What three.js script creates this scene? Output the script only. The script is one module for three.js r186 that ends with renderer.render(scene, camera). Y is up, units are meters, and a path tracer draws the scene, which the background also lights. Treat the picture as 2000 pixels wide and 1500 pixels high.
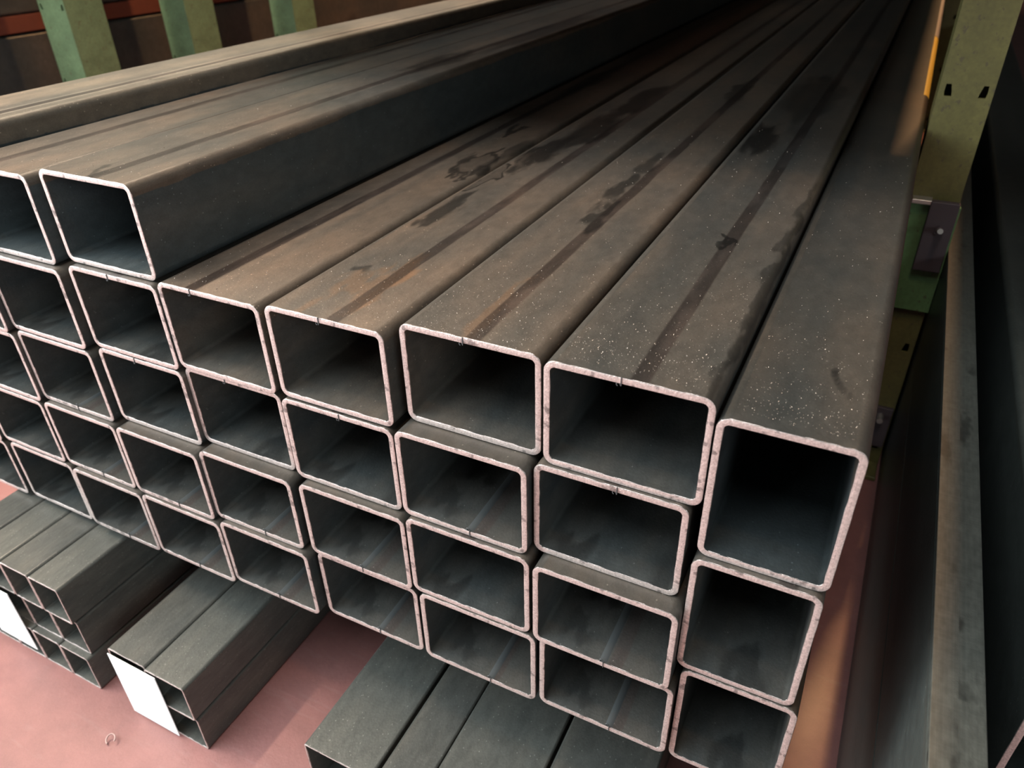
import * as THREE from 'three';
import { mergeGeometries } from 'three/addons/utils/BufferGeometryUtils.js';
import { RoundedBoxGeometry } from 'three/addons/geometries/RoundedBoxGeometry.js';
import { RectAreaLightUniformsLib } from 'three/addons/lights/RectAreaLightUniformsLib.js';

RectAreaLightUniformsLib.init();
const scene = new THREE.Scene();
scene.background = new THREE.Color(0x000000);
const renderer = new THREE.WebGLRenderer({ antialias: true });
renderer.toneMapping = THREE.LinearToneMapping;
renderer.toneMappingExposure = 0.72;
renderer.shadowMap.enabled = true;

/* ------------------------------------------------------------------ camera */
const R = Math.PI / 180;
const camera = new THREE.PerspectiveCamera(54.2866, 4 / 3, 0.02, 60);
camera.rotation.order = 'YXZ';
camera.position.set(0.17156, 0.26746, 0.39562);
camera.rotation.set(-32.8833 * R, 27.3828 * R, -1.2930 * R);
camera.focus = 0.62;
camera.userData.fStop = 9;
scene.add(camera);

/* ------------------------------------------------------------------ lights */
const KF = 1.055, FLOOR = 0.26746 - 0.81246 * KF, CEIL = 4.2; // KF: distance scale of everything that stands on the floor
const fx = (x) => 0.17156 + (x - 0.17156) * KF, fy = (y) => 0.26746 + (y - 0.26746) * KF, fz = (z) => 0.39562 + (z - 0.39562) * KF;
const DAY = new THREE.Color(0.84, 0.95, 1.0), WARM = new THREE.Color(1.0, 0.82, 0.63), BAYC = new THREE.Color(1.0, 0.54, 0.24);
// glazed doorway in the wall to the left: centre, size, radiance
const DOOR = { x: -4.6, y: 1.6, z: 2.4, w: 3.6, h: 3.6, I: 18 };
// wide glazed gate in the wall behind the photographer
const GATE = { x: -3.1, y: 1.7, z: 4.6, w: 2.7, h: 4.0, I: 6 };
// skylight over the aisle in front of the rack
const SKYL = { x: -1.2, z: 1.9, w: 3.6, l: 2.8, I: 12 };
// glazing in the wall to the right, in front of the racks
const WIN = { x: 3.4, y: 1.5, z: 2.3, w: 2.6, h: 1.6, I: 9 };
// strip lamps along the aisle on the left, one warm high-bay lamp near the rack
const STRIP = { x: -2.15, y: 2.75, z: -1.2, w: 0.12, l: 4.2, I: 300 };
const BAY = { x: 0.36, y: 2.7, z: 0.7, r: 0.2, I: 7 }, BAY2 = { x: 0.45, y: 3.7, z: -3.6, r: 0.2, I: 150 };
function areaLight(c, w, h, I, px, py, pz, tx, ty, tz) {
  const l = new THREE.RectAreaLight(c, I, w, h);
  l.position.set(px, py, pz); l.lookAt(tx, ty, tz); l.castShadow = true; scene.add(l);
  return l;
}
areaLight(DAY, DOOR.w, DOOR.h, DOOR.I, DOOR.x + 0.03, DOOR.y, DOOR.z, DOOR.x + 3, DOOR.y, DOOR.z);
areaLight(DAY, GATE.w, GATE.h, GATE.I, GATE.x, GATE.y, GATE.z - 0.03, GATE.x, GATE.y, GATE.z - 3);
areaLight(DAY, SKYL.w, SKYL.l, SKYL.I, SKYL.x, CEIL - 0.03, SKYL.z, SKYL.x, 0, SKYL.z + 0.0001);
areaLight(DAY, WIN.w, WIN.h, WIN.I, WIN.x - 0.03, WIN.y, WIN.z, WIN.x - 3, WIN.y, WIN.z);

/* ------------------------------------------------------------------ helpers */
function rng(seed) { let s = seed >>> 0; return () => { s = (s + 0x6D2B79F5) | 0; let t = Math.imul(s ^ (s >>> 15), 1 | s); t = (t + Math.imul(t ^ (t >>> 7), 61 | t)) ^ t; return ((t ^ (t >>> 14)) >>> 0) / 4294967296; }; }
function hash(x, y, s) { let h = Math.imul(x, 374761393) ^ Math.imul(y, 668265263) ^ Math.imul(s, 2147483647); h = Math.imul(h ^ (h >>> 13), 1274126177); return ((h ^ (h >>> 16)) >>> 0) / 4294967296; }
function vnoise(x, y, s) {
  const xi = Math.floor(x), yi = Math.floor(y); let fx = x - xi, fy = y - yi;
  fx = fx * fx * (3 - 2 * fx); fy = fy * fy * (3 - 2 * fy);
  const a = hash(xi, yi, s), b = hash(xi + 1, yi, s), c = hash(xi, yi + 1, s), d = hash(xi + 1, yi + 1, s);
  return a + (b - a) * fx + (c - a) * fy + (a - b - c + d) * fx * fy;
}
const fbm = (x, y, s, o = 3) => { let v = 0, a = 0.5, t = 0; for (let i = 0; i < o; i++) { v += a * vnoise(x, y, s + i); t += a; a *= 0.5; x *= 2.1; y *= 2.1; } return v / t; };
const clamp = (v, a = 0, b = 1) => Math.min(b, Math.max(a, v));
const sstep = (a, b, v) => { v = clamp((v - a) / (b - a)); return v * v * (3 - 2 * v); };
function dataTex(w, h, fn, srgb = true) {
  const d = new Uint8Array(w * h * 4), c = [0, 0, 0];
  for (let j = 0; j < h; j++) for (let i = 0; i < w; i++) {
    fn(i, j, c); const k = (j * w + i) * 4;
    d[k] = clamp(c[0], 0, 255); d[k + 1] = clamp(c[1], 0, 255); d[k + 2] = clamp(c[2], 0, 255); d[k + 3] = 255;
  }
  const t = new THREE.DataTexture(d, w, h); t.wrapS = THREE.RepeatWrapping; t.wrapT = THREE.MirroredRepeatWrapping;
  t.magFilter = THREE.LinearFilter; t.minFilter = THREE.LinearMipmapLinearFilter; t.generateMipmaps = true;
  if (srgb) t.colorSpace = THREE.SRGBColorSpace; t.needsUpdate = true; return t;
}
const used = {};
function numbered(n) { const k = used[n] = (used[n] ?? -1) + 1; return k ? `${n}_${String(k).padStart(3, '0')}` : n; }
function mesh(name, geo, mat, parent) { const m = new THREE.Mesh(geo, mat); m.name = name; m.castShadow = m.receiveShadow = true; parent.add(m); return m; }
function thing(name, label, category, pos = [0, 0, 0], group) {
  const o = new THREE.Group(); o.name = numbered(name); o.position.set(...pos); o.userData = { label, category }; if (group) o.userData.group = group; scene.add(o); return o;
}
function struct(name, geo, mat, label) { const m = mesh(name, geo, mat, scene); m.userData = { kind: 'structure', label, category: name.split('_')[0] }; return m; }
function box(x0, x1, y0, y1, z0, z1) { const g = new THREE.BoxGeometry(x1 - x0, y1 - y0, z1 - z0); g.translate((x0 + x1) / 2, (y0 + y1) / 2, (z0 + z1) / 2); return metreUV(g); }
function rbox(x0, x1, y0, y1, z0, z1, r = 0.001) { const g = new RoundedBoxGeometry(x1 - x0, y1 - y0, z1 - z0, 2, r); g.translate((x0 + x1) / 2, (y0 + y1) / 2, (z0 + z1) / 2); return metreUV(g); }
function metreUV(g) { // box mapping in metres
  const p = g.attributes.position, n = g.attributes.normal, uv = new Float32Array(p.count * 2);
  for (let i = 0; i < p.count; i++) {
    const ax = Math.abs(n.getX(i)), ay = Math.abs(n.getY(i)), az = Math.abs(n.getZ(i));
    if (ay >= ax && ay >= az) { uv[2 * i] = p.getX(i); uv[2 * i + 1] = p.getZ(i); } else if (ax >= az) { uv[2 * i] = p.getZ(i); uv[2 * i + 1] = p.getY(i); } else { uv[2 * i] = p.getX(i); uv[2 * i + 1] = p.getY(i); }
  }
  g.setAttribute('uv', new THREE.BufferAttribute(uv, 2)); return g;
}

/* ------------------------------------------------------------------ textures and materials */
const bumpFine = dataTex(256, 256, (i, j, c) => { const v = 90 + 110 * fbm(i / 5, j / 5, 5, 3) + 40 * (hash(i, j, 9) - 0.5); c[0] = c[1] = c[2] = v; }, false);
bumpFine.wrapT = THREE.RepeatWrapping;
const rep = (t, x, y) => { const c = t.clone(); c.repeat.set(x, y); c.needsUpdate = true; return c; };

const PER = 0.42, TEXLEN = 2.0;
// mill-scale steel with rust film, handling stains and the heat line of the weld; u runs round the section from the top-left bend
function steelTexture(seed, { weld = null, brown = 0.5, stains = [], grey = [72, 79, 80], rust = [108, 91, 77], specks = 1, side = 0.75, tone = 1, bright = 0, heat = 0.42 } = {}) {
  const W = 512, H = 2048;
  return dataTex(W, H, (i, j, c) => {
    const u = (i / W) * PER, z = (j / H) * TEXLEN;
    const streak = fbm(u * 34, z * 1.6 + 3, seed, 3), cloud = fbm(u * 14, z * 9, seed + 20, 4), mott = fbm(u * 160, z * 90, seed + 40, 3);
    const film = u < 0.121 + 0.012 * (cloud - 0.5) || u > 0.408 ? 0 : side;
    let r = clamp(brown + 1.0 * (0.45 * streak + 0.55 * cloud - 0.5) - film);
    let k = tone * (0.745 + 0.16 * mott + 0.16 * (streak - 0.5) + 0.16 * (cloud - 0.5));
    k *= 1 + 0.10 * (hash(i, j, seed + 7) - 0.5);
    let R0 = grey[0] + (rust[0] - grey[0]) * r, G0 = grey[1] + (rust[1] - grey[1]) * r, B0 = grey[2] + (rust[2] - grey[2]) * r;
    if (weld !== null) {
      const wob = 0.0022 * (fbm(z * 16, 1.5, seed + 60, 2) - 0.5);
      const d = Math.abs(u - weld - wob), band = 1 - sstep(0.0056, 0.0074, d), frag = 0.55 + 0.45 * sstep(0.3, 0.6, fbm(u * 60, z * 13, seed + 70, 3));
      k *= 1 - heat * band * frag;
      R0 += 6 * band;
      if (bright) k *= 1 + bright * (1 - sstep(0.0008, 0.0022, Math.abs(d - 0.0075)));  // painted highlight: light caught by a raised weld bead, put into the map
    }
    for (const s of stains) {
      const dm = s.m ?? 1, wx = dm * 0.010 * (fbm(u * 80, z * 30, seed + 81, 4) - 0.5) * 2, wz = dm * 0.06 * (fbm(u * 70, z * 25, seed + 83, 3) - 0.5) * 2;
      const d = Math.hypot((u - s.u + wx) / s.ru, (z - s.z + wz) / s.rz);
      if (s.ring) { const a = sstep(0.62, 0.80, d) * (1 - sstep(0.92, 1.05, d)) + 0.35 * (1 - sstep(0.7, 0.95, d)); k *= 1 - s.a * a; }
      else { const a = 1 - sstep(0.55, 1.05, d); if (s.rust) { R0 += (132 - R0) * a * s.a; G0 += (94 - G0) * a * s.a; B0 += (66 - B0) * a * s.a; } else k *= 1 - s.a * a; }
    }
    const sp = hash(i, j, seed + 90), near = 0.0016 * specks * (z < 0.2 ? 1.6 : 0.5) * (0.4 + cloud);
    if (sp < near) k *= 1.9;
    c[0] = R0 * k; c[1] = G0 * k; c[2] = B0 * k;
  });
}
const steelMat = (map, o = {}) => new THREE.MeshStandardMaterial({ map, roughness: 0.44, metalness: 0.25, bumpMap: bumpSteel, bumpScale: 0.00035, ...o });
const bumpSteel = rep(bumpFine, 4, 19);

const cutTex = dataTex(512, 512, (i, j, c) => {
  const b = fbm(i / 26, j / 26, 301, 4), f = fbm(i / 4, j / 4, 311, 2), l = hash(i, 3, 5) * 0.5 + hash(7, j, 6) * 0.5;
  let k = 0.86 + 0.2 * (f - 0.5) + 0.12 * (l - 0.5);
  const smudge = sstep(0.66, 0.80, b); k *= 1 - 0.3 * smudge;
  c[0] = 238 * k; c[1] = 220 * k; c[2] = 212 * k;
});
cutTex.wrapT = THREE.RepeatWrapping;
const matCut = new THREE.MeshStandardMaterial({ map: rep(cutTex, 7, 7), roughness: 0.4, metalness: 0.6, bumpMap: rep(bumpFine, 22, 22), bumpScale: 0.0004 });
const matBead = new THREE.MeshStandardMaterial({ color: 0x585a5a, roughness: 0.46, metalness: 0.5 });
const matTag = new THREE.MeshStandardMaterial({ color: 0xf4f5f3, roughness: 0.6 });

const floorTex = dataTex(1024, 1024, (i, j, c) => {
  const a = fbm(i / 150, j / 150, 401, 4), b = fbm(i / 18, j / 18, 411, 3), g = hash(i, j, 421);
  let k = 0.9 + 0.16 * (a - 0.5) + 0.1 * (b - 0.5) + 0.05 * (g - 0.5);
  const scuff = sstep(0.66, 0.78, fbm(i / 60, j / 9, 431, 3)); const w = 0.10 * scuff;
  c[0] = (154 + (182 - 154) * w) * k; c[1] = (103 + (156 - 103) * w) * k; c[2] = (98 + (154 - 98) * w) * k;
});
floorTex.wrapT = THREE.RepeatWrapping;
const matFloor = new THREE.MeshPhysicalMaterial({ map: rep(floorTex, 1.1, 1.1), roughness: 0.55, bumpMap: rep(bumpFine, 5, 5), bumpScale: 0.0004, clearcoat: 0.15, clearcoatRoughness: 0.22 });
const matWall = new THREE.MeshStandardMaterial({ color: 0x3e3d3b, roughness: 0.9 });
const matCeil = new THREE.MeshStandardMaterial({ color: 0x2c2c2e, roughness: 0.9 });
const paint = (r, g, b, seed, rough = 0.5) => {
  const t = dataTex(512, 512, (i, j, c) => {
    const a = fbm(i / 60, j / 60, seed, 4), f = fbm(i / 8, j / 8, seed + 9, 3);
    const chip = 0.6 * sstep(0.74, 0.78, fbm(i / 12, j / 16, seed + 17, 4)), k = 0.88 + 0.2 * (a - 0.5) + 0.16 * (f - 0.5);
    c[0] = r * k * (1 - chip) + 70 * chip; c[1] = g * k * (1 - chip) + 62 * chip; c[2] = b * k * (1 - chip) + 48 * chip;
  });
  t.wrapT = THREE.RepeatWrapping;
  return new THREE.MeshStandardMaterial({ map: rep(t, 4, 4), roughness: rough, bumpMap: rep(bumpFine, 10, 10), bumpScale: 0.0003 });
};
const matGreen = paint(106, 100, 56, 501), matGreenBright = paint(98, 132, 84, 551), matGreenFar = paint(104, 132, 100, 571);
const matDark = new THREE.MeshStandardMaterial({ color: 0x4a4043, roughness: 0.6, metalness: 0.2 });
const matBolt = new THREE.MeshStandardMaterial({ color: 0xc9c6c0, roughness: 0.35, metalness: 0.8 });

/* ------------------------------------------------------------------ room */
const X0 = -4.6, X1 = 3.4, Z0 = -8.5, Z1 = 4.6, T = 0.2;
struct('floor', box(X0 - T, X1 + T, FLOOR - T, FLOOR, Z0 - T, Z1 + T), matFloor, 'red painted warehouse floor under the racks');
{
  const k = SKYL, a = k.x - k.w / 2, b = k.x + k.w / 2, c = k.z - k.l / 2, d = k.z + k.l / 2;
  struct('ceiling', mergeGeometries([box(X0 - T, a, CEIL, CEIL + T, Z0 - T, Z1 + T), box(b, X1 + T, CEIL, CEIL + T, Z0 - T, Z1 + T), box(a, b, CEIL, CEIL + T, Z0 - T, c), box(a, b, CEIL, CEIL + T, d, Z1 + T)]), matCeil, 'dark hall ceiling with a skylight');
  struct('window_2', box(a, b, CEIL + 0.02, CEIL + 0.06, c, d), new THREE.MeshStandardMaterial({ color: 0x222222, emissive: DAY, emissiveIntensity: 1.2, roughness: 1 }), 'daylit skylight above the aisle');
}
struct('wall_back', box(X0, X1, FLOOR, CEIL, Z0 - T, Z0), matWall, 'plain hall wall behind the far tube ends');
{ // wall with the glazed doorway, wall with the high window
  const d = DOOR, a = d.z - d.w / 2, b = d.z + d.w / 2, t = d.y + d.h / 2;
  struct('wall_left', mergeGeometries([box(X0 - T, X0, FLOOR, CEIL, Z0, a), box(X0 - T, X0, FLOOR, CEIL, b, Z1), box(X0 - T, X0, t, CEIL, a, b), box(X0 - T, X0, FLOOR, d.y - d.h / 2, a, b)]), matWall, 'plain hall wall with the glazed doorway');
  const gt = GATE, g0 = gt.x - gt.w / 2, g1 = gt.x + gt.w / 2;
  struct('wall_front', mergeGeometries([box(X0, g0, FLOOR, CEIL, Z1, Z1 + T), box(g1, X1, FLOOR, CEIL, Z1, Z1 + T), box(g0, g1, gt.y + gt.h / 2, CEIL, Z1, Z1 + T), box(g0, g1, FLOOR, gt.y - gt.h / 2, Z1, Z1 + T)]), matWall, 'plain hall wall behind the photographer with a wide gate');
  const w = WIN, c = w.z - w.w / 2, e = w.z + w.w / 2;
  struct('wall_right', mergeGeometries([box(X1, X1 + T, FLOOR, CEIL, Z0, c), box(X1, X1 + T, FLOOR, CEIL, e, Z1), box(X1, X1 + T, w.y + w.h / 2, CEIL, c, e), box(X1, X1 + T, FLOOR, w.y - w.h / 2, c, e)]), matWall, 'plain hall wall with a glazed opening');
  const glow = (I) => new THREE.MeshStandardMaterial({ color: 0x222222, emissive: DAY, emissiveIntensity: I, roughness: 1 });
  struct('door_1', box(X0 - 0.08, X0 - 0.02, d.y - d.h / 2, t, a, b), glow(1.2), 'daylit translucent hall door');
  struct('door_2', box(g0, g1, gt.y - gt.h / 2, gt.y + gt.h / 2, Z1 + 0.02, Z1 + 0.08), glow(1.2), 'daylit translucent hall gate');
  struct('window_1', box(X1 + 0.02, X1 + 0.08, w.y - w.h / 2, w.y + w.h / 2, c, e), glow(1.0), 'daylit glazed opening');
}

/* ------------------------------------------------------------------ lamps */
{
  const glow = (I) => new THREE.MeshStandardMaterial({ color: 0x333333, emissive: WARM, emissiveIntensity: I });
  const matCase = new THREE.MeshStandardMaterial({ color: 0x8d8d8a, roughness: 0.5, metalness: 0.3 });
  const s = thing('strip_lamp', 'long warm strip lamp hanging above the aisle', 'lamp', [STRIP.x, STRIP.y, STRIP.z]);
  mesh('housing', box(-0.09, 0.09, 0.02, 0.09, -STRIP.l / 2 - 0.03, STRIP.l / 2 + 0.03), matCase, s);
  mesh('diffuser', box(-STRIP.w / 2, STRIP.w / 2, 0, 0.02, -STRIP.l / 2, STRIP.l / 2), glow(3), s);
  mesh('hanger', box(-0.01, 0.01, 0.09, CEIL - STRIP.y, -0.01, 0.01), matCase, s);
  const l = new THREE.RectAreaLight(WARM, STRIP.I, STRIP.w, STRIP.l); l.position.set(STRIP.x, STRIP.y - 0.006, STRIP.z); l.rotation.set(-Math.PI / 2, 0, 0); scene.add(l);
  for (const [q, tx, tz, label] of [[BAY, 0.26, -0.1, 'round warm high-bay lamp hanging in front of the rack'], [BAY2, 0.3, -0.6, 'round warm high-bay lamp hanging over the next bay']]) {
    const b = thing('bay_lamp', label, 'lamp', [q.x, q.y, q.z], 'high-bay lamps');
    const prof = [[0.03, 0.34], [0.05, 0.3], [0.1, 0.16], [q.r + 0.03, 0.0], [q.r + 0.015, 0.0], [0.09, 0.14], [0.03, 0.28]].map(([x, y]) => new THREE.Vector2(x, y));
    mesh('lamp_shade', new THREE.LatheGeometry(prof, 32), matCase, b);
    const disc = new THREE.CylinderGeometry(q.r * 0.9, q.r * 0.9, 0.012, 32); disc.translate(0, 0.03, 0); mesh('diffuser', disc, glow(3), b);
    mesh('hanger', box(-0.008, 0.008, 0.3, CEIL - q.y, -0.008, 0.008), matCase, b);
    const p = new THREE.SpotLight(BAYC, q.I, 0, 1.25, 0.4, 2); p.position.set(q.x, q.y + 0.015, q.z); p.target.position.set(tx, 0, tz); p.castShadow = true; p.shadow.radius = 6; scene.add(p, p.target);
  }
}

/* ------------------------------------------------------------------ tube geometry */
const NC = 6, NS = 14;
function loop(w, h, r) { // clockwise from the top-left bend, seen from the front
  const pts = []; let s = 0;
  const line = (x0, y0, x1, y1, nx, ny) => { const L = Math.hypot(x1 - x0, y1 - y0); for (let i = 0; i < NS; i++) { const t = i / NS; pts.push([x0 + (x1 - x0) * t, y0 + (y1 - y0) * t, nx, ny, s + L * t]); } s += L; };
  const arc = (cx, cy, a0) => { const L = r * Math.PI / 2; for (let i = 0; i < NC; i++) { const a = a0 - (i / NC) * Math.PI / 2; pts.push([cx + r * Math.cos(a), cy + r * Math.sin(a), Math.cos(a), Math.sin(a), s + (L * i) / NC]); } s += L; };
  const a = w / 2, b = h / 2;
  line(-a + r, b, a - r, b, 0, 1); arc(a - r, b - r, Math.PI / 2); line(a, b - r, a, -b + r, 1, 0); arc(a - r, -b + r, 0);
  line(a - r, -b, -a + r, -b, 0, -1); arc(-a + r, -b + r, -Math.PI / 2); line(-a, -b + r, -a, b - r, -1, 0); arc(-a + r, b - r, Math.PI);
  pts.push([...pts[0].slice(0, 4), s]); pts.per = s; return pts;
}
const wallCache = {}, cutCache = {};
function wallGeo(w, h, t, ro, len, fine = 1) {
  const key = [w, h, t, ro, len].join(); if (wallCache[key]) return wallCache[key];
  const P = [], N = [], U = [], I = [];
  const skin = (lp, sgn, voff) => {
    const zs = [0, -0.3, -len];
    for (const z of zs) for (const q of lp) { P.push(q[0], q[1] + h / 2, z); N.push(q[2] * sgn, q[3] * sgn, 0); U.push(q[4] / lp.per, (-z + voff) / TEXLEN); }
    return lp.length;
  };
  const o = loop(w, h, ro), inn = loop(w - 2 * t, h - 2 * t, Math.max(ro - t, 0.0012)), n = o.length;
  skin(o, 1, 0); skin(inn, -1, 0.7);
  for (let k = 0; k < 2; k++) for (let i = 0; i < n - 1; i++) { const a = k * n + i, b = a + 1, c = a + n, d = c + 1; I.push(a, b, c, b, d, c); const e = 3 * n; I.push(a + e, c + e, b + e, b + e, c + e, d + e); }
  const base = P.length / 3; // far end ring
  for (let i = 0; i < n; i++) for (const q of [o[i], inn[i]]) { P.push(q[0], q[1] + h / 2, -len); N.push(0, 0, -1); U.push(q[4] / PER, 0); }
  for (let i = 0; i < n - 1; i++) { const a = base + 2 * i; I.push(a, a + 1, a + 2, a + 1, a + 3, a + 2); }
  const g = new THREE.BufferGeometry(); g.setAttribute('position', new THREE.Float32BufferAttribute(P, 3)); g.setAttribute('normal', new THREE.Float32BufferAttribute(N, 3)); g.setAttribute('uv', new THREE.Float32BufferAttribute(U, 2)); g.setIndex(I);
  return (wallCache[key] = g);
}
function cutGeo(w, h, t, ro, variant, rag = 0.00022) { // the sawn end: a thin ring with a ragged rim, slightly proud
  const key = [w, h, t, ro, variant].join(); if (cutCache[key]) return cutCache[key];
  const rnd = rng(900 + variant * 37), o = loop(w, h, ro), inn = loop(w - 2 * t, h - 2 * t, Math.max(ro - t, 0.0012)), n = o.length, P = [], U = [], I = [];
  const jo = o.map(() => (rnd() - 0.3) * rag), ji = o.map(() => (rnd() - 0.35) * rag * 1.5); jo[n - 1] = jo[0]; ji[n - 1] = ji[0];
  const ox = rnd(), oy = rnd();
  for (let i = 0; i < n; i++) {
    const a = o[i], b = inn[i], c = 0.0004;
    const rings = [[a[0] + a[2] * jo[i], a[1] + a[3] * jo[i], -0.0005], [a[0] - a[2] * c, a[1] - a[3] * c, 0.0002], [b[0] + b[2] * c, b[1] + b[3] * c, 0.0002], [b[0] - b[2] * ji[i], b[1] - b[3] * ji[i], -0.0005]];
    for (const q of rings) { P.push(q[0], q[1] + h / 2, q[2]); U.push(q[0] + ox, q[1] + oy); }
  }
  for (let i = 0; i < n - 1; i++) for (let k = 0; k < 3; k++) { const a = 4 * i + k, b = a + 4; I.push(a, a + 1, b, b, a + 1, b + 1); }
  const g = new THREE.BufferGeometry(); g.setAttribute('position', new THREE.Float32BufferAttribute(P, 3)); g.setAttribute('uv', new THREE.Float32BufferAttribute(U, 2)); g.setIndex(I); g.computeVertexNormals();
  return (cutCache[key] = g);
}
function beadGeo(h, t, wx, side, len) { // weld flash: thin line across the wall at the cut, ridge inside
  const top = side === 'top', y = top ? h - t : t, s = top ? -1 : 1, P = new THREE.Shape();
  P.moveTo(-0.0032, 0); P.quadraticCurveTo(-0.0014, s * 0.0008, 0, s * 0.0007); P.quadraticCurveTo(0.0016, s * 0.0008, 0.0034, 0); P.lineTo(0.0034, -s * 0.0006); P.lineTo(-0.0032, -s * 0.0006); P.closePath();
  const ridge = new THREE.ExtrudeGeometry(P, { depth: len - 0.002, bevelEnabled: false, curveSegments: 4 }); ridge.translate(wx, y, -len + 0.001);
  const line = new THREE.BoxGeometry(0.0007, t + 0.0014, 0.0012); line.translate(wx + 0.0006, top ? h - t / 2 - 0.0006 : t / 2 + 0.0006, 0.0002);
  const curl = new THREE.TorusGeometry(0.0013, 0.00045, 5, 10, 4.4); curl.translate(wx - 0.0016, top ? h - t - 0.0012 : t + 0.0012, -0.0006);
  return mergeGeometries([ridge.toNonIndexed ? ridge : ridge, line.toNonIndexed(), curl.toNonIndexed()].map((g) => { const q = g.index ? g.toNonIndexed() : g; return q; }));
}
const WT = 0.12, HT = 0.0902, TW = 0.005, RO = 0.0088, LEN = 6;
const weldU = (wx, side, w = WT, h = HT, r = RO) => { // position of the weld in metres of texture (PER to the turn)
  const per = 2 * (w + h) - 8 * r + 2 * Math.PI * r, s = side === 'top' ? wx + w / 2 - r : (w - 2 * r) + r * Math.PI / 2 + (h - 2 * r) + r * Math.PI / 2 + (w / 2 - r - wx);
  return (s / per) * PER;
};
const dxU = (dx) => weldU(dx, 'top');

/* ------------------------------------------------------------------ the stack of tubes */
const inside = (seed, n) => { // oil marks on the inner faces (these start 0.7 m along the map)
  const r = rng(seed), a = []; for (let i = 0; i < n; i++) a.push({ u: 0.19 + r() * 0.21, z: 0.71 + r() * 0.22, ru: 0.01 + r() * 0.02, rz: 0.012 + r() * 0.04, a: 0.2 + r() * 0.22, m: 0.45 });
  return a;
};
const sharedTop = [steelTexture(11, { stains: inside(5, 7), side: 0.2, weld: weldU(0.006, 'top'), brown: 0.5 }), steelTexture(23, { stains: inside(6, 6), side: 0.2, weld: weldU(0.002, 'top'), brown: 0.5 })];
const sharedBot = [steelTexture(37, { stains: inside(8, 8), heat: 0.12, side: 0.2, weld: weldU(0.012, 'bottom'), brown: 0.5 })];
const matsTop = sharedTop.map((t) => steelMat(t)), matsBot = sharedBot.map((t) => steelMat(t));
const S = (dx, z, ru, rz, a, extra = {}) => ({ u: dxU(dx), z: -z, ru, rz, a, ...extra });
const own = {
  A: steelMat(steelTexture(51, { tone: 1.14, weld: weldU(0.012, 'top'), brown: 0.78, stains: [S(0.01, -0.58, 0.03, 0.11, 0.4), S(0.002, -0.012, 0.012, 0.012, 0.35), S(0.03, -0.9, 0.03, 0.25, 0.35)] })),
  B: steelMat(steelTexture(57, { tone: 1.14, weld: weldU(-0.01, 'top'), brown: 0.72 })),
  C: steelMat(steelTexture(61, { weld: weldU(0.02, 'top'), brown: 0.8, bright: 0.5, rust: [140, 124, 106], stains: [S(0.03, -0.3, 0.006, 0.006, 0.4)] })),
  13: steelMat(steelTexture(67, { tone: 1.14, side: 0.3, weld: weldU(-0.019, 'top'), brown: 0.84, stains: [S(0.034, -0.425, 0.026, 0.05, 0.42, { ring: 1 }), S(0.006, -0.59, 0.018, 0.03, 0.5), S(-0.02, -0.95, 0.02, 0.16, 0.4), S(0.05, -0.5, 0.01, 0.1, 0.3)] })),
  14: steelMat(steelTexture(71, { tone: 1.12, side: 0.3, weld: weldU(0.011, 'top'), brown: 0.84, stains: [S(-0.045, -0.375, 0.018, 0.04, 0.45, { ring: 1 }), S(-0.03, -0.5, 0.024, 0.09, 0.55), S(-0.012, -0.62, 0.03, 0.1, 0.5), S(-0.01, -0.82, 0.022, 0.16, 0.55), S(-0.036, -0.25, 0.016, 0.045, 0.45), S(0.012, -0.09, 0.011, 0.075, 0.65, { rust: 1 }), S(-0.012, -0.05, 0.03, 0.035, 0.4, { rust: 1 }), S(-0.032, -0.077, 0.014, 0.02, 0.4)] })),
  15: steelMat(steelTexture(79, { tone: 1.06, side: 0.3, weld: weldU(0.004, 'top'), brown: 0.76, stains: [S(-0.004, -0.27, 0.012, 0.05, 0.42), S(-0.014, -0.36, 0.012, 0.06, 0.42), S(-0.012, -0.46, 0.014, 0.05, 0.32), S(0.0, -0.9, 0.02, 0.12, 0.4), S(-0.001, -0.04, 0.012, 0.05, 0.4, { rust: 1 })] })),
  16: steelMat(steelTexture(83, { tone: 0.94, side: 0.3, weld: weldU(0.008, 'top'), brown: 0.56, stains: [S(-0.036, -0.62, 0.026, 0.1, 0.55), S(0.006, -0.261, 0.009, 0.008, 0.5), S(-0.01, -0.9, 0.05, 0.2, 0.35), S(0.054, -0.2, 0.006, 0.3, 0.3)] })),  // first entry is only a broad dark patch, well back along the top
  v1: steelMat(null),
};
// tiny curved smear on the on-edge tube
own.v1.map = steelTexture(89, { tone: 0.84, brown: 0.48, stains: [0, 1, 2, 3, 4, 5, 6].map((i) => ({ u: weldU(0.014 + i * i * 0.00035, 'top', 0.09, 0.12), z: 0.084 - i * 0.0045, ru: 0.0034 - 0.0002 * i, rz: 0.006, a: 0.28 - 0.02 * i, m: 0.08 })) });

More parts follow.
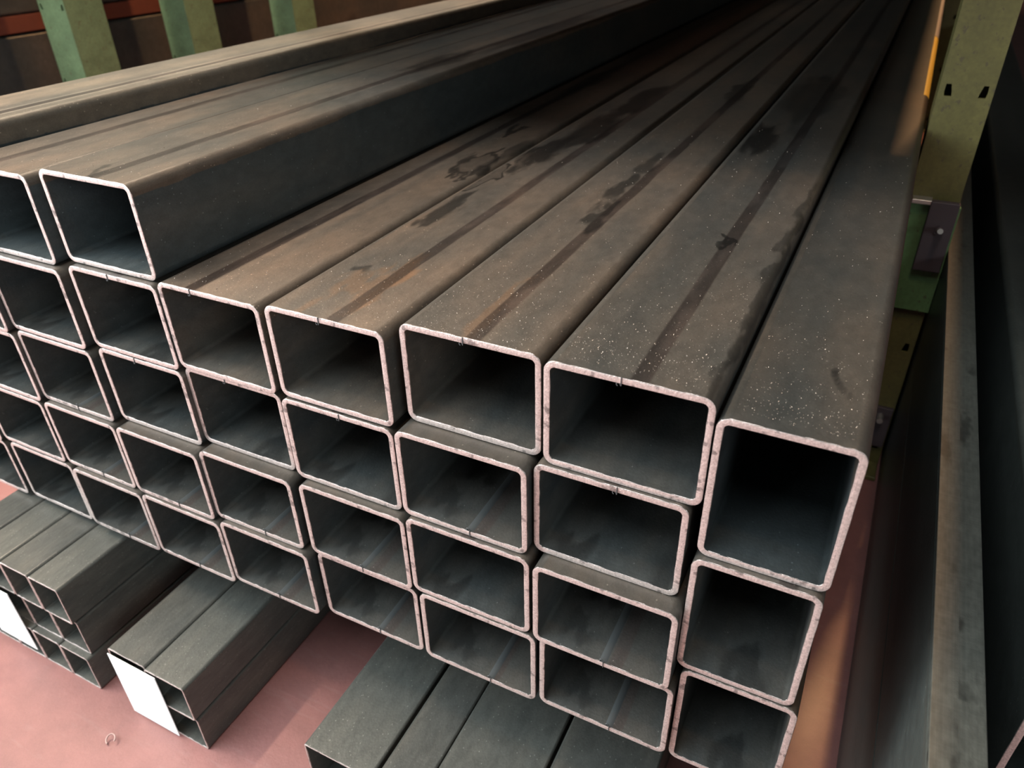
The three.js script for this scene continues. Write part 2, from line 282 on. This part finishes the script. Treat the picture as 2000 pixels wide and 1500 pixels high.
// [key, x, y (centre), z (cut end), weld offset, weld side]
const ST = [
  ['A', -0.4593, 0.0269, -0.0124, 0.012, 'none'], ['B', -0.5976, 0.0185, -0.0098, -0.01, 'none'],
  ['10', -0.7128, -0.0782, 0.002, 0, 'none'], ['11', -0.5904, -0.0725, -0.0035, 0.004, 'none'], ['12', -0.457, -0.0643, -0.0062, -0.004, 'top'], ['13', -0.3359, -0.0591, -0.0077, -0.019, 'top'], ['14', -0.2069, -0.0542, -0.0058, -0.003, 'top'], ['15', -0.0765, -0.0454, -0.0128, -0.004, 'top'], ['16', 0.0481, -0.043, -0.0063, -0.004, 'top'],
  ['20', -0.709, -0.1690, 0.001, 0, 'none'], ['21', -0.5875, -0.1637, -0.0026, 0, 'bottom'], ['22', -0.4564, -0.1555, -0.0059, -0.006, 'top'], ['23', -0.3361, -0.15, -0.0105, -0.008, 'top'], ['24', -0.2082, -0.1456, -0.0036, 0.004, 'top'], ['25', -0.0807, -0.1364, 0.0043, 0.006, 'bottom'], ['26', 0.0417, -0.1337, -0.0031, 0.006, 'top'],
  ['30', -0.7115, -0.2598, 0.002, 0, 'none'], ['31', -0.5848, -0.2546, 0.0028, 0.004, 'bottom'], ['32', -0.4537, -0.2465, 0.008, 0.006, 'bottom'], ['33', -0.3329, -0.2408, 0.0045, 0.008, 'bottom'], ['34', -0.202, -0.2368, 0.0046, 0.002, 'bottom'], ['35', -0.0774, -0.2274, 0.0081, 0, 'none'], ['36', 0.0478, -0.2245, 0.0128, 0.004, 'bottom'],
  ['39', -0.836, -0.2660, 0.004, 0, 'none'], ['49', -0.836, -0.3567, 0.003, 0, 'none'],
  ['40', -0.7030, -0.3505, 0.0035, 0, 'none'], ['41', -0.574, -0.3455, 0.008, 0.006, 'bottom'], ['42', -0.4476, -0.3374, 0.0107, 0.004, 'bottom'], ['43', -0.3273, -0.3316, 0.0093, 0.004, 'bottom'], ['44', -0.1996, -0.3278, 0.0021, 0.006, 'bottom'], ['45', -0.0714, -0.3182, 0.0092, 0.012, 'bottom'], ['46', 0.0521, -0.3154, 0.0084, 0.008, 'bottom'],
];
const ordinal = ['', 'first', 'second', 'third', 'fourth', 'fifth', 'sixth', 'seventh', 'eighth'];
function stackLabel(k) {
  if (k === 'A') return 'flat-laid rectangular tube on the uppermost partial course, its side wall exposed beside the lower course';
  if (k === 'B') return 'flat-laid rectangular tube on the uppermost partial course, between the tan-topped tube and its end neighbour';
  const course = { 1: 'the upper full course', 2: 'the second full course', 3: 'the third full course', 4: 'the bottom course' }[k[0]], c = k[1] === '9' ? 8 : 7 - +k[1];
  return `flat-laid rectangular steel tube, ${ordinal[c]} from the on-edge tubes in ${course}`;
}
const boxes = []; // columns for the packers under the stack
function addTube(name, label, category, group, w, h, t, ro, len, x, yc, z, mat, variant, weld, side, cutMat = matCut) {
  const o = thing(name, label, category, [x, yc - h / 2, z], group);
  mesh('tube_wall', wallGeo(w, h, t, ro, len), mat, o);
  mesh('cut_end', cutGeo(w, h, t, ro, variant), cutMat, o).userData.label = 'bright sawn end face';
  if (side === 'top' || side === 'bottom') mesh('weld_bead', beadGeo(h, t, weld, side, len), matBead, o);
  return o;
}
const G1 = 'rectangular tubes stacked on the rack arms';
ST.forEach(([k, x, y, z, wx, side], i) => {
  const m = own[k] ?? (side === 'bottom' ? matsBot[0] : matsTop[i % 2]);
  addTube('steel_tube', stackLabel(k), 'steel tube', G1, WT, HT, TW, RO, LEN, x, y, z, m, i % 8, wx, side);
  if (k[0] === '4') boxes.push([x, y - HT / 2, 0.05]);
});
[['v1', 0.1546, -0.0681, -0.0044], ['v2', 0.1535, -0.1887, 0.0002], ['v3', 0.1588, -0.3093, 0.0014]].forEach(([k, x, y, z], i) => {
  const lab = ['rectangular tube standing on edge, uppermost of the three beside the green rack post', 'rectangular tube standing on edge, middle one of the three on-edge tubes', 'rectangular tube standing on edge, lowest of the three on-edge tubes'][i];
  const o = addTube('steel_tube', lab, 'steel tube', G1, 0.09, 0.12, TW, RO, LEN, x, y, z, k === 'v1' ? own.v1 : matsTop[0], i + 3, 0, 'none');
  if (k === 'v1') for (const [za, zb, col, lab2] of [[-1.02, -1.66, 0xc9a83c, 'yellow strip on the bend'], [-1.67, -2.6, 0x8d8783, 'grey strip on the bend']]) {
    const g = new THREE.CylinderGeometry(RO + 0.0004, RO + 0.0004, za - zb, 8, 1, true, 0, Math.PI / 2); g.rotateX(-Math.PI / 2); g.translate(0.045 - RO, 0.12 - RO, (za + zb) / 2);  // thin coloured shell over the bend, yellow then grey
    const m = mesh('bend_strip', g, new THREE.MeshStandardMaterial({ color: col, roughness: 0.6, side: THREE.DoubleSide }), o); m.userData.label = lab2;
  }
  if (k === 'v3') boxes.push([x, y - 0.06, 0.04]);
});
addTube('steel_tube', 'tall rectangular tube with lamplit tan top beyond the uppermost course', 'steel tube', G1, 0.12, 0.1155, TW, RO, LEN, -0.7205, 0.0873 - 0.05775, 0.0, own.C, 2, 0, 'none');

/* ------------------------------------------------------------------ small tubes on the floor */
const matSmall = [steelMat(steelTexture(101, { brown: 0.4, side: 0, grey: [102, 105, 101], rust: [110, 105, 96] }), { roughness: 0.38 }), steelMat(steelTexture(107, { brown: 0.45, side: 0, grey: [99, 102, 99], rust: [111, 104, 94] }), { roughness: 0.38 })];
for (let c = 0; c < 4; c++) for (let r = 0; r < 3; r++) {
  const w = 0.0512 * KF, h = 0.0573 * KF;
  addTube('square_tube', `small square tube in the floor pile, ${['bottom', 'middle', 'top'][r]} layer, ${['outermost column beside the gap', 'second column in', 'third column in', 'fourth column in'][c]}`, 'steel tube', 'small square tubes piled on the floor', w, h, 0.0022, 0.004, 0.82,
    fx(-0.5795) - c * (w + 0.0006), FLOOR + h / 2 + 0.0003 + r * (h + 0.0005), fz(0.118) - 0.004 * ((c * 3 + r * 5) % 3), matSmall[(c + r) % 2], (c + r) % 4, 0, 'none');
}
for (let c = 0; c < 2; c++) for (let r = 0; r < 2; r++) {
  const w = 0.0596 * KF, h = 0.0564 * KF;
  addTube('square_tube', `square tube in the tagged bundle of four, ${['lower', 'upper'][r]} ${['one beside the wide floor tubes', 'one beside the floor pile'][c]}`, 'steel tube', 'square tubes in the tagged bundle', w, h, 0.0022, 0.004, 5,
    fx(-0.4039) - c * (w + 0.0008), FLOOR + h / 2 + 0.0003 + r * (h + 0.0006), fz(0.1175) + 0.002 * ((c + r) % 2), matSmall[(c + r + 1) % 2], c + 2 * r, 0, 'none');
}
[['wide floor tube beside the red gap, its end reaching furthest out', -0.2365, -0.153, 0.0965], ['narrow floor tube between two wide floor tubes', -0.149, -0.0985, 0.13], ['wide floor tube next to the narrow one', -0.0975, 0.0, 0.14], ['wide floor tube under the on-edge end of the stack', 0.0035, 0.1015, 0.12]].forEach(([lab, x0, x1, z], i) => {
  addTube('box_tube', lab, 'steel tube', 'floor tubes under the stack', (x1 - x0) * KF, 0.08 * KF, 0.002, 0.0028, 5, fx((x0 + x1) / 2), FLOOR + 0.04 * KF + 0.0003, fz(z), matSmall[i % 2], i, 0, 'none');
});
// white end tags
function tag(label, x0, x1, y0, y1, z) {
  const o = thing('paper_tag', label, 'tag', [(x0 + x1) / 2, y0, z], 'white tags on the bundle ends');
  const g = rbox(-(x1 - x0) / 2, (x1 - x0) / 2, 0, y1 - y0, 0, 0.0012, 0.0005); mesh('sheet', g, matTag, o); return o;
}
tag('blank white tag covering most of the four-tube bundle end', fx(-0.4905), fx(-0.4155), fy(-0.541), fy(-0.4345), fz(0.1205));
tag('blank white tag on the end of the floor pile', fx(-0.7385), fx(-0.6645), fy(-0.529), fy(-0.4255), fz(0.1192));
{
  const o = thing('metal_shaving', 'small curled metal shaving lying on the red floor', 'shaving', [fx(-0.484), FLOOR, fz(0.16)]);
  const g = new THREE.TorusGeometry(0.006, 0.0011, 6, 18, 4.6); g.rotateX(-1.1); g.translate(0, 0.0058, 0); mesh('curl', g, new THREE.MeshStandardMaterial({ color: 0xa08078, roughness: 0.5, metalness: 0.3 }), o);
}

/* ------------------------------------------------------------------ rack posts with arms */
function postPlate(w, y0, y1, t, holeY) { // face plate with pairs of key-shaped slots
  const s = new THREE.Shape(); s.moveTo(0, y0); s.lineTo(w, y0); s.lineTo(w, y1); s.lineTo(0, y1); s.closePath();
  for (const hy of holeY) for (const sx of [0, 1]) {
    const cx = sx ? w - 0.0125 : 0.0125, m = sx ? 1 : -1, p = new THREE.Path();
    p.moveTo(cx - 0.0045, hy); p.lineTo(cx + 0.0045, hy); p.lineTo(cx + 0.0045 + 0.001 * m, hy + 0.006); p.lineTo(cx + 0.002 * m + 0.003, hy + 0.0155); p.lineTo(cx + 0.002 * m - 0.003, hy + 0.0155); p.lineTo(cx - 0.0045 + 0.001 * m, hy + 0.006); p.closePath(); s.holes.push(p);
  }
  const g = new THREE.ExtrudeGeometry(s, { depth: t, bevelEnabled: false }); return metreUV(g);
}
function rackPost(label, x, z, w, d, armY, withDetail, mats, group) {
  const o = thing('rack_post', label, 'rack post', [x, FLOOR, z], group), H = 3.6, hy = []; for (let i = 0; i < 18; i++) hy.push(fy(0.046) - FLOOR + 0.195 * (i - 3));
  const f = postPlate(w, 0.008, H, 0.004, hy); f.translate(0, 0, -0.004); mesh('face_plate', f, mats[0], o);
  mesh('side_plate', box(0, 0.004, 0.008, H, -d, -0.0041), mats[1], o); mesh('side_plate', box(w - 0.004, w, 0.008, H, -d, -0.0041), mats[1], o);
  mesh('rear_plate', box(0.0041, w - 0.0041, 0.008, H, -d, -d + 0.004), mats[1], o);
  mesh('base_plate', rbox(0, w, 0, 0.008, -d - 0.03, 0.045, 0.002), mats[1], o);
  return o;
}
const armZ = [fz(-0.75), -3.3, -5.4];
armZ.forEach((z, i) => {
  const x0 = 0.2044, o = rackPost(['green slotted rack post standing beside the on-edge tubes, with clamp plate', 'green slotted rack post far along the tubes', 'green slotted rack post near the far tube ends'][i], x0, z, 0.0655, 0.12, 0, i === 0, [matGreen, matGreen], 'green posts of the tube rack');
  // sloping arm under the stack with thin packers, and the arm of the level above
  mesh('arm', box(-0.92 - x0, -0.0002, -0.450 - FLOOR, -0.405 - FLOOR, -0.09, -0.03), matGreen, o);
  boxes.forEach(([bx, by, hw]) => mesh('packer', box(bx - hw - x0, bx + hw - x0, -0.4049 - FLOOR, by - FLOOR - 0.0002, -0.085, -0.035), matDark, o));
  mesh('arm', box(-0.9 - x0, -0.0002, 0.305 - FLOOR, 0.36 - FLOOR, -0.09, -0.03), matGreen, o);
  if (i === 0) {
    const Y = (y) => fy(y) - FLOOR;
    mesh('arm_plate', rbox(0.0, 0.069, Y(-0.250), Y(-0.092), 0.0002, 0.010, 0.001), matGreenBright, o);
    const c = mesh('clamp_plate', rbox(0.029, 0.066, Y(-0.183), Y(-0.084), 0.0105, 0.022, 0.0015), matDark, o);
    const b = new THREE.CylinderGeometry(0.0038, 0.0038, 0.03, 16); b.rotateX(Math.PI / 2 - 0.3); b.translate(0.049, Y(-0.118), 0.036); mesh('bolt', b, matBolt, c);
    const n = new THREE.CylinderGeometry(0.0068, 0.0068, 0.005, 6); n.rotateX(Math.PI / 2); n.translate(0.049, Y(-0.122), 0.0245); mesh('nut', n, matDark, c);
    mesh('ledge', rbox(0.004, 0.03, Y(-0.090), Y(-0.084), 0.0002, 0.02, 0.001), matBolt, o);
    mesh('foot_plate', rbox(0.002, 0.064, Y(-0.50), Y(-0.425), 0.0002, 0.008, 0.001), matDark, o);
    const f = new THREE.CylinderGeometry(0.005, 0.005, 0.02, 12); f.rotateX(Math.PI / 2); f.translate(0.047, Y(-0.44), 0.016); mesh('bolt', f, matBolt, o);
  }
});
{ // sheets stored on the arms above: they keep the lamps off the stack behind its front
  const o = thing('sheet_pack', 'pack of steel sheets stored on the rack arms above the tubes', 'sheet pack', [-0.32, 0.3605, -3.2]);
  for (let k = 0; k < 4; k++) mesh('sheet', box(-0.5, 0.5235, k * 0.0125, k * 0.0125 + 0.012, -2.9, 2.87), matSmall[k % 2], o);
}

{ // unseen sheet packs, added to shade the next bay and the far rack
  const a = thing('sheet_pack', 'unseen pack of steel sheets added to shade the slim tubes of the next bay', 'sheet pack', [0.8, 0.3605, -3.0]);
  for (let k = 0; k < 4; k++) mesh('sheet', box(-0.5, 0.5, k * 0.0125, k * 0.0125 + 0.012, -2.9, 3.3), matSmall[k % 2], a);
  const b = thing('sheet_pack', 'unseen pack of steel sheets added to shade the large tubes across the aisle', 'sheet pack', [-2.42, 0.3605, -2.4]);
  for (let k = 0; k < 4; k++) mesh('sheet', box(-0.5, 0.34, k * 0.0125, k * 0.0125 + 0.012, -2.9, 3.3), matSmall[k % 2], b);
}

/* ------------------------------------------------------------------ tubes in the next bay */
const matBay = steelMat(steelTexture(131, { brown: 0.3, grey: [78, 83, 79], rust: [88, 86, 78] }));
const matLitTop = new THREE.MeshStandardMaterial({ map: rep(cutTex, 3, 1.2), color: 0x5c6460, roughness: 0.5, metalness: 0.2, bumpMap: rep(bumpFine, 16, 16), bumpScale: 0.0003 });  // grey of a lit tube top, paler than matBay
[['slim steel tube standing on edge in the next bay under the added grey strip', 0.269, 0.300, -0.3245, -0.159, 0.36], ['slim steel tube standing on edge on the floor of the next bay', 0.269, 0.300, -0.545, -0.325, 0.34]].forEach(([lab, xa, xb, ya, yb, z], i) =>
  addTube('bay_tube', lab, 'steel tube', 'tubes in the next bay', (xb - xa) * KF, (yb - ya) * KF, 0.003, 0.003, 6, fx((xa + xb) / 2), fy((ya + yb) / 2) + 0.0002, fz(z), matBay, i, 0, 'none'));
{
  const o = thing('lit_top_strip', 'long grey strip added as the lit top of the slim steel tubes of the next bay', 'flat bar', [fx(0.2845), fy(-0.159) + 0.0006, 0]);  // added strip, stands in for the lit top face of these tubes
  mesh('strip_body', rbox(-0.0163, 0.0163, 0, 0.0042, -5.6, fz(0.36), 0.0008), matLitTop, o);
}
[['wide tube at the edge of the next bay, upper of two', 0.341, 0.441, -0.3545, -0.17, -0.035], ['wide tube at the edge of the next bay, lower of two', 0.341, 0.441, -0.545, -0.355, -0.05]].forEach(([lab, xa, xb, ya, yb, z], i) =>
  addTube('bay_tube', lab, 'steel tube', 'tubes in the next bay', (xb - xa) * KF, (yb - ya) * KF, 0.005, 0.008, 6, fx((xa + xb) / 2), fy((ya + yb) / 2) + 0.0002, fz(z), matBay, i + 2, 0, 'none'));

/* ------------------------------------------------------------------ the rack across the aisle */
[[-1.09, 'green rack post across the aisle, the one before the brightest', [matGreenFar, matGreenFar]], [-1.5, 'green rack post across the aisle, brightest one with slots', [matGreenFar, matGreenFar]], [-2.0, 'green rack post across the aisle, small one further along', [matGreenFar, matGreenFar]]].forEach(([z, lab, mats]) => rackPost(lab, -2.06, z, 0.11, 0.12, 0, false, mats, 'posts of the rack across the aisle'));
const matFar = matsTop[1];
for (let k = 0; k < 4; k++) {
  const h = [0.18, 0.18, 0.18, 0.2][k], y0 = [FLOOR, FLOOR + 0.1855, FLOOR + 0.371, 0.012][k];
  addTube('large_tube', `large steel tube across the aisle, ${['bottom layer', 'second layer', 'just below the orange strip', 'resting on the orange strip'][k]}`, 'steel tube', 'large steel tubes across the aisle', 0.3, h, 0.006, 0.01, 7, -2.36, y0 + h / 2 + 0.0002, 0.6, matFar, k, 0, 'none');
}
{
  const o = thing('lit_floor_strip', 'thin orange strip standing in for lit floor between the large tubes across the aisle', 'bar', [-2.36, -0.0335, 0]);  // added strip in place of lit floor showing between dark tubes
  mesh('strip_body', rbox(-0.15, 0.155, 0, 0.0445, -6, 0.6, 0.002), new THREE.MeshStandardMaterial({ map: floorTex, color: 0xa87850, roughness: 0.8 }), o);
}

/* ------------------------------------------------------------------ swarf on the tubes */
{
  const rnd = rng(4242), tops = [['A', -0.4593, 0.072, 0.6], ['B', -0.5976, 0.0636, 0.4], ['13', -0.3359, -0.014, 1], ['14', -0.2069, -0.0091, 1.3], ['15', -0.0765, -0.0003, 2], ['16', 0.0481, 0.0021, 2.4], ['v1', 0.1546, -0.0081, 1.4]];
  const N = 3200, g = new THREE.TetrahedronGeometry(0.00034), im = new THREE.InstancedMesh(g, new THREE.MeshStandardMaterial({ color: 0xa8988a, roughness: 0.5, metalness: 0.4 }), N);
  const M = new THREE.Matrix4(), q = new THREE.Quaternion(), e = new THREE.Euler(), tot = tops.reduce((a, t) => a + t[3], 0);
  for (let i = 0; i < N; i++) {
    let r = rnd() * tot, t = tops[0]; for (const k of tops) { if (r < k[3]) { t = k; break; } r -= k[3]; }
    const hw = t[0] === 'v1' ? 0.036 : 0.051, x = t[1] + (rnd() * 2 - 1) * hw, z = -0.014 - (rnd() < 0.65 ? -Math.log(1 - rnd() * 0.98) * 0.05 : rnd() * 0.7), s = 0.5 + rnd() * rnd() * 1.5;
    e.set(rnd() * 6, rnd() * 6, rnd() * 6); q.setFromEuler(e); M.compose(new THREE.Vector3(x, t[2] + 0.00016 * s, z), q, new THREE.Vector3(s * (1 + rnd()), s * 0.7, s)); im.setMatrixAt(i, M);
  }
  im.name = 'metal_swarf'; im.userData = { kind: 'stuff', label: 'fine metal swarf scattered over the tube tops', category: 'swarf' }; im.castShadow = im.receiveShadow = true; scene.add(im);
}

renderer.render(scene, camera);
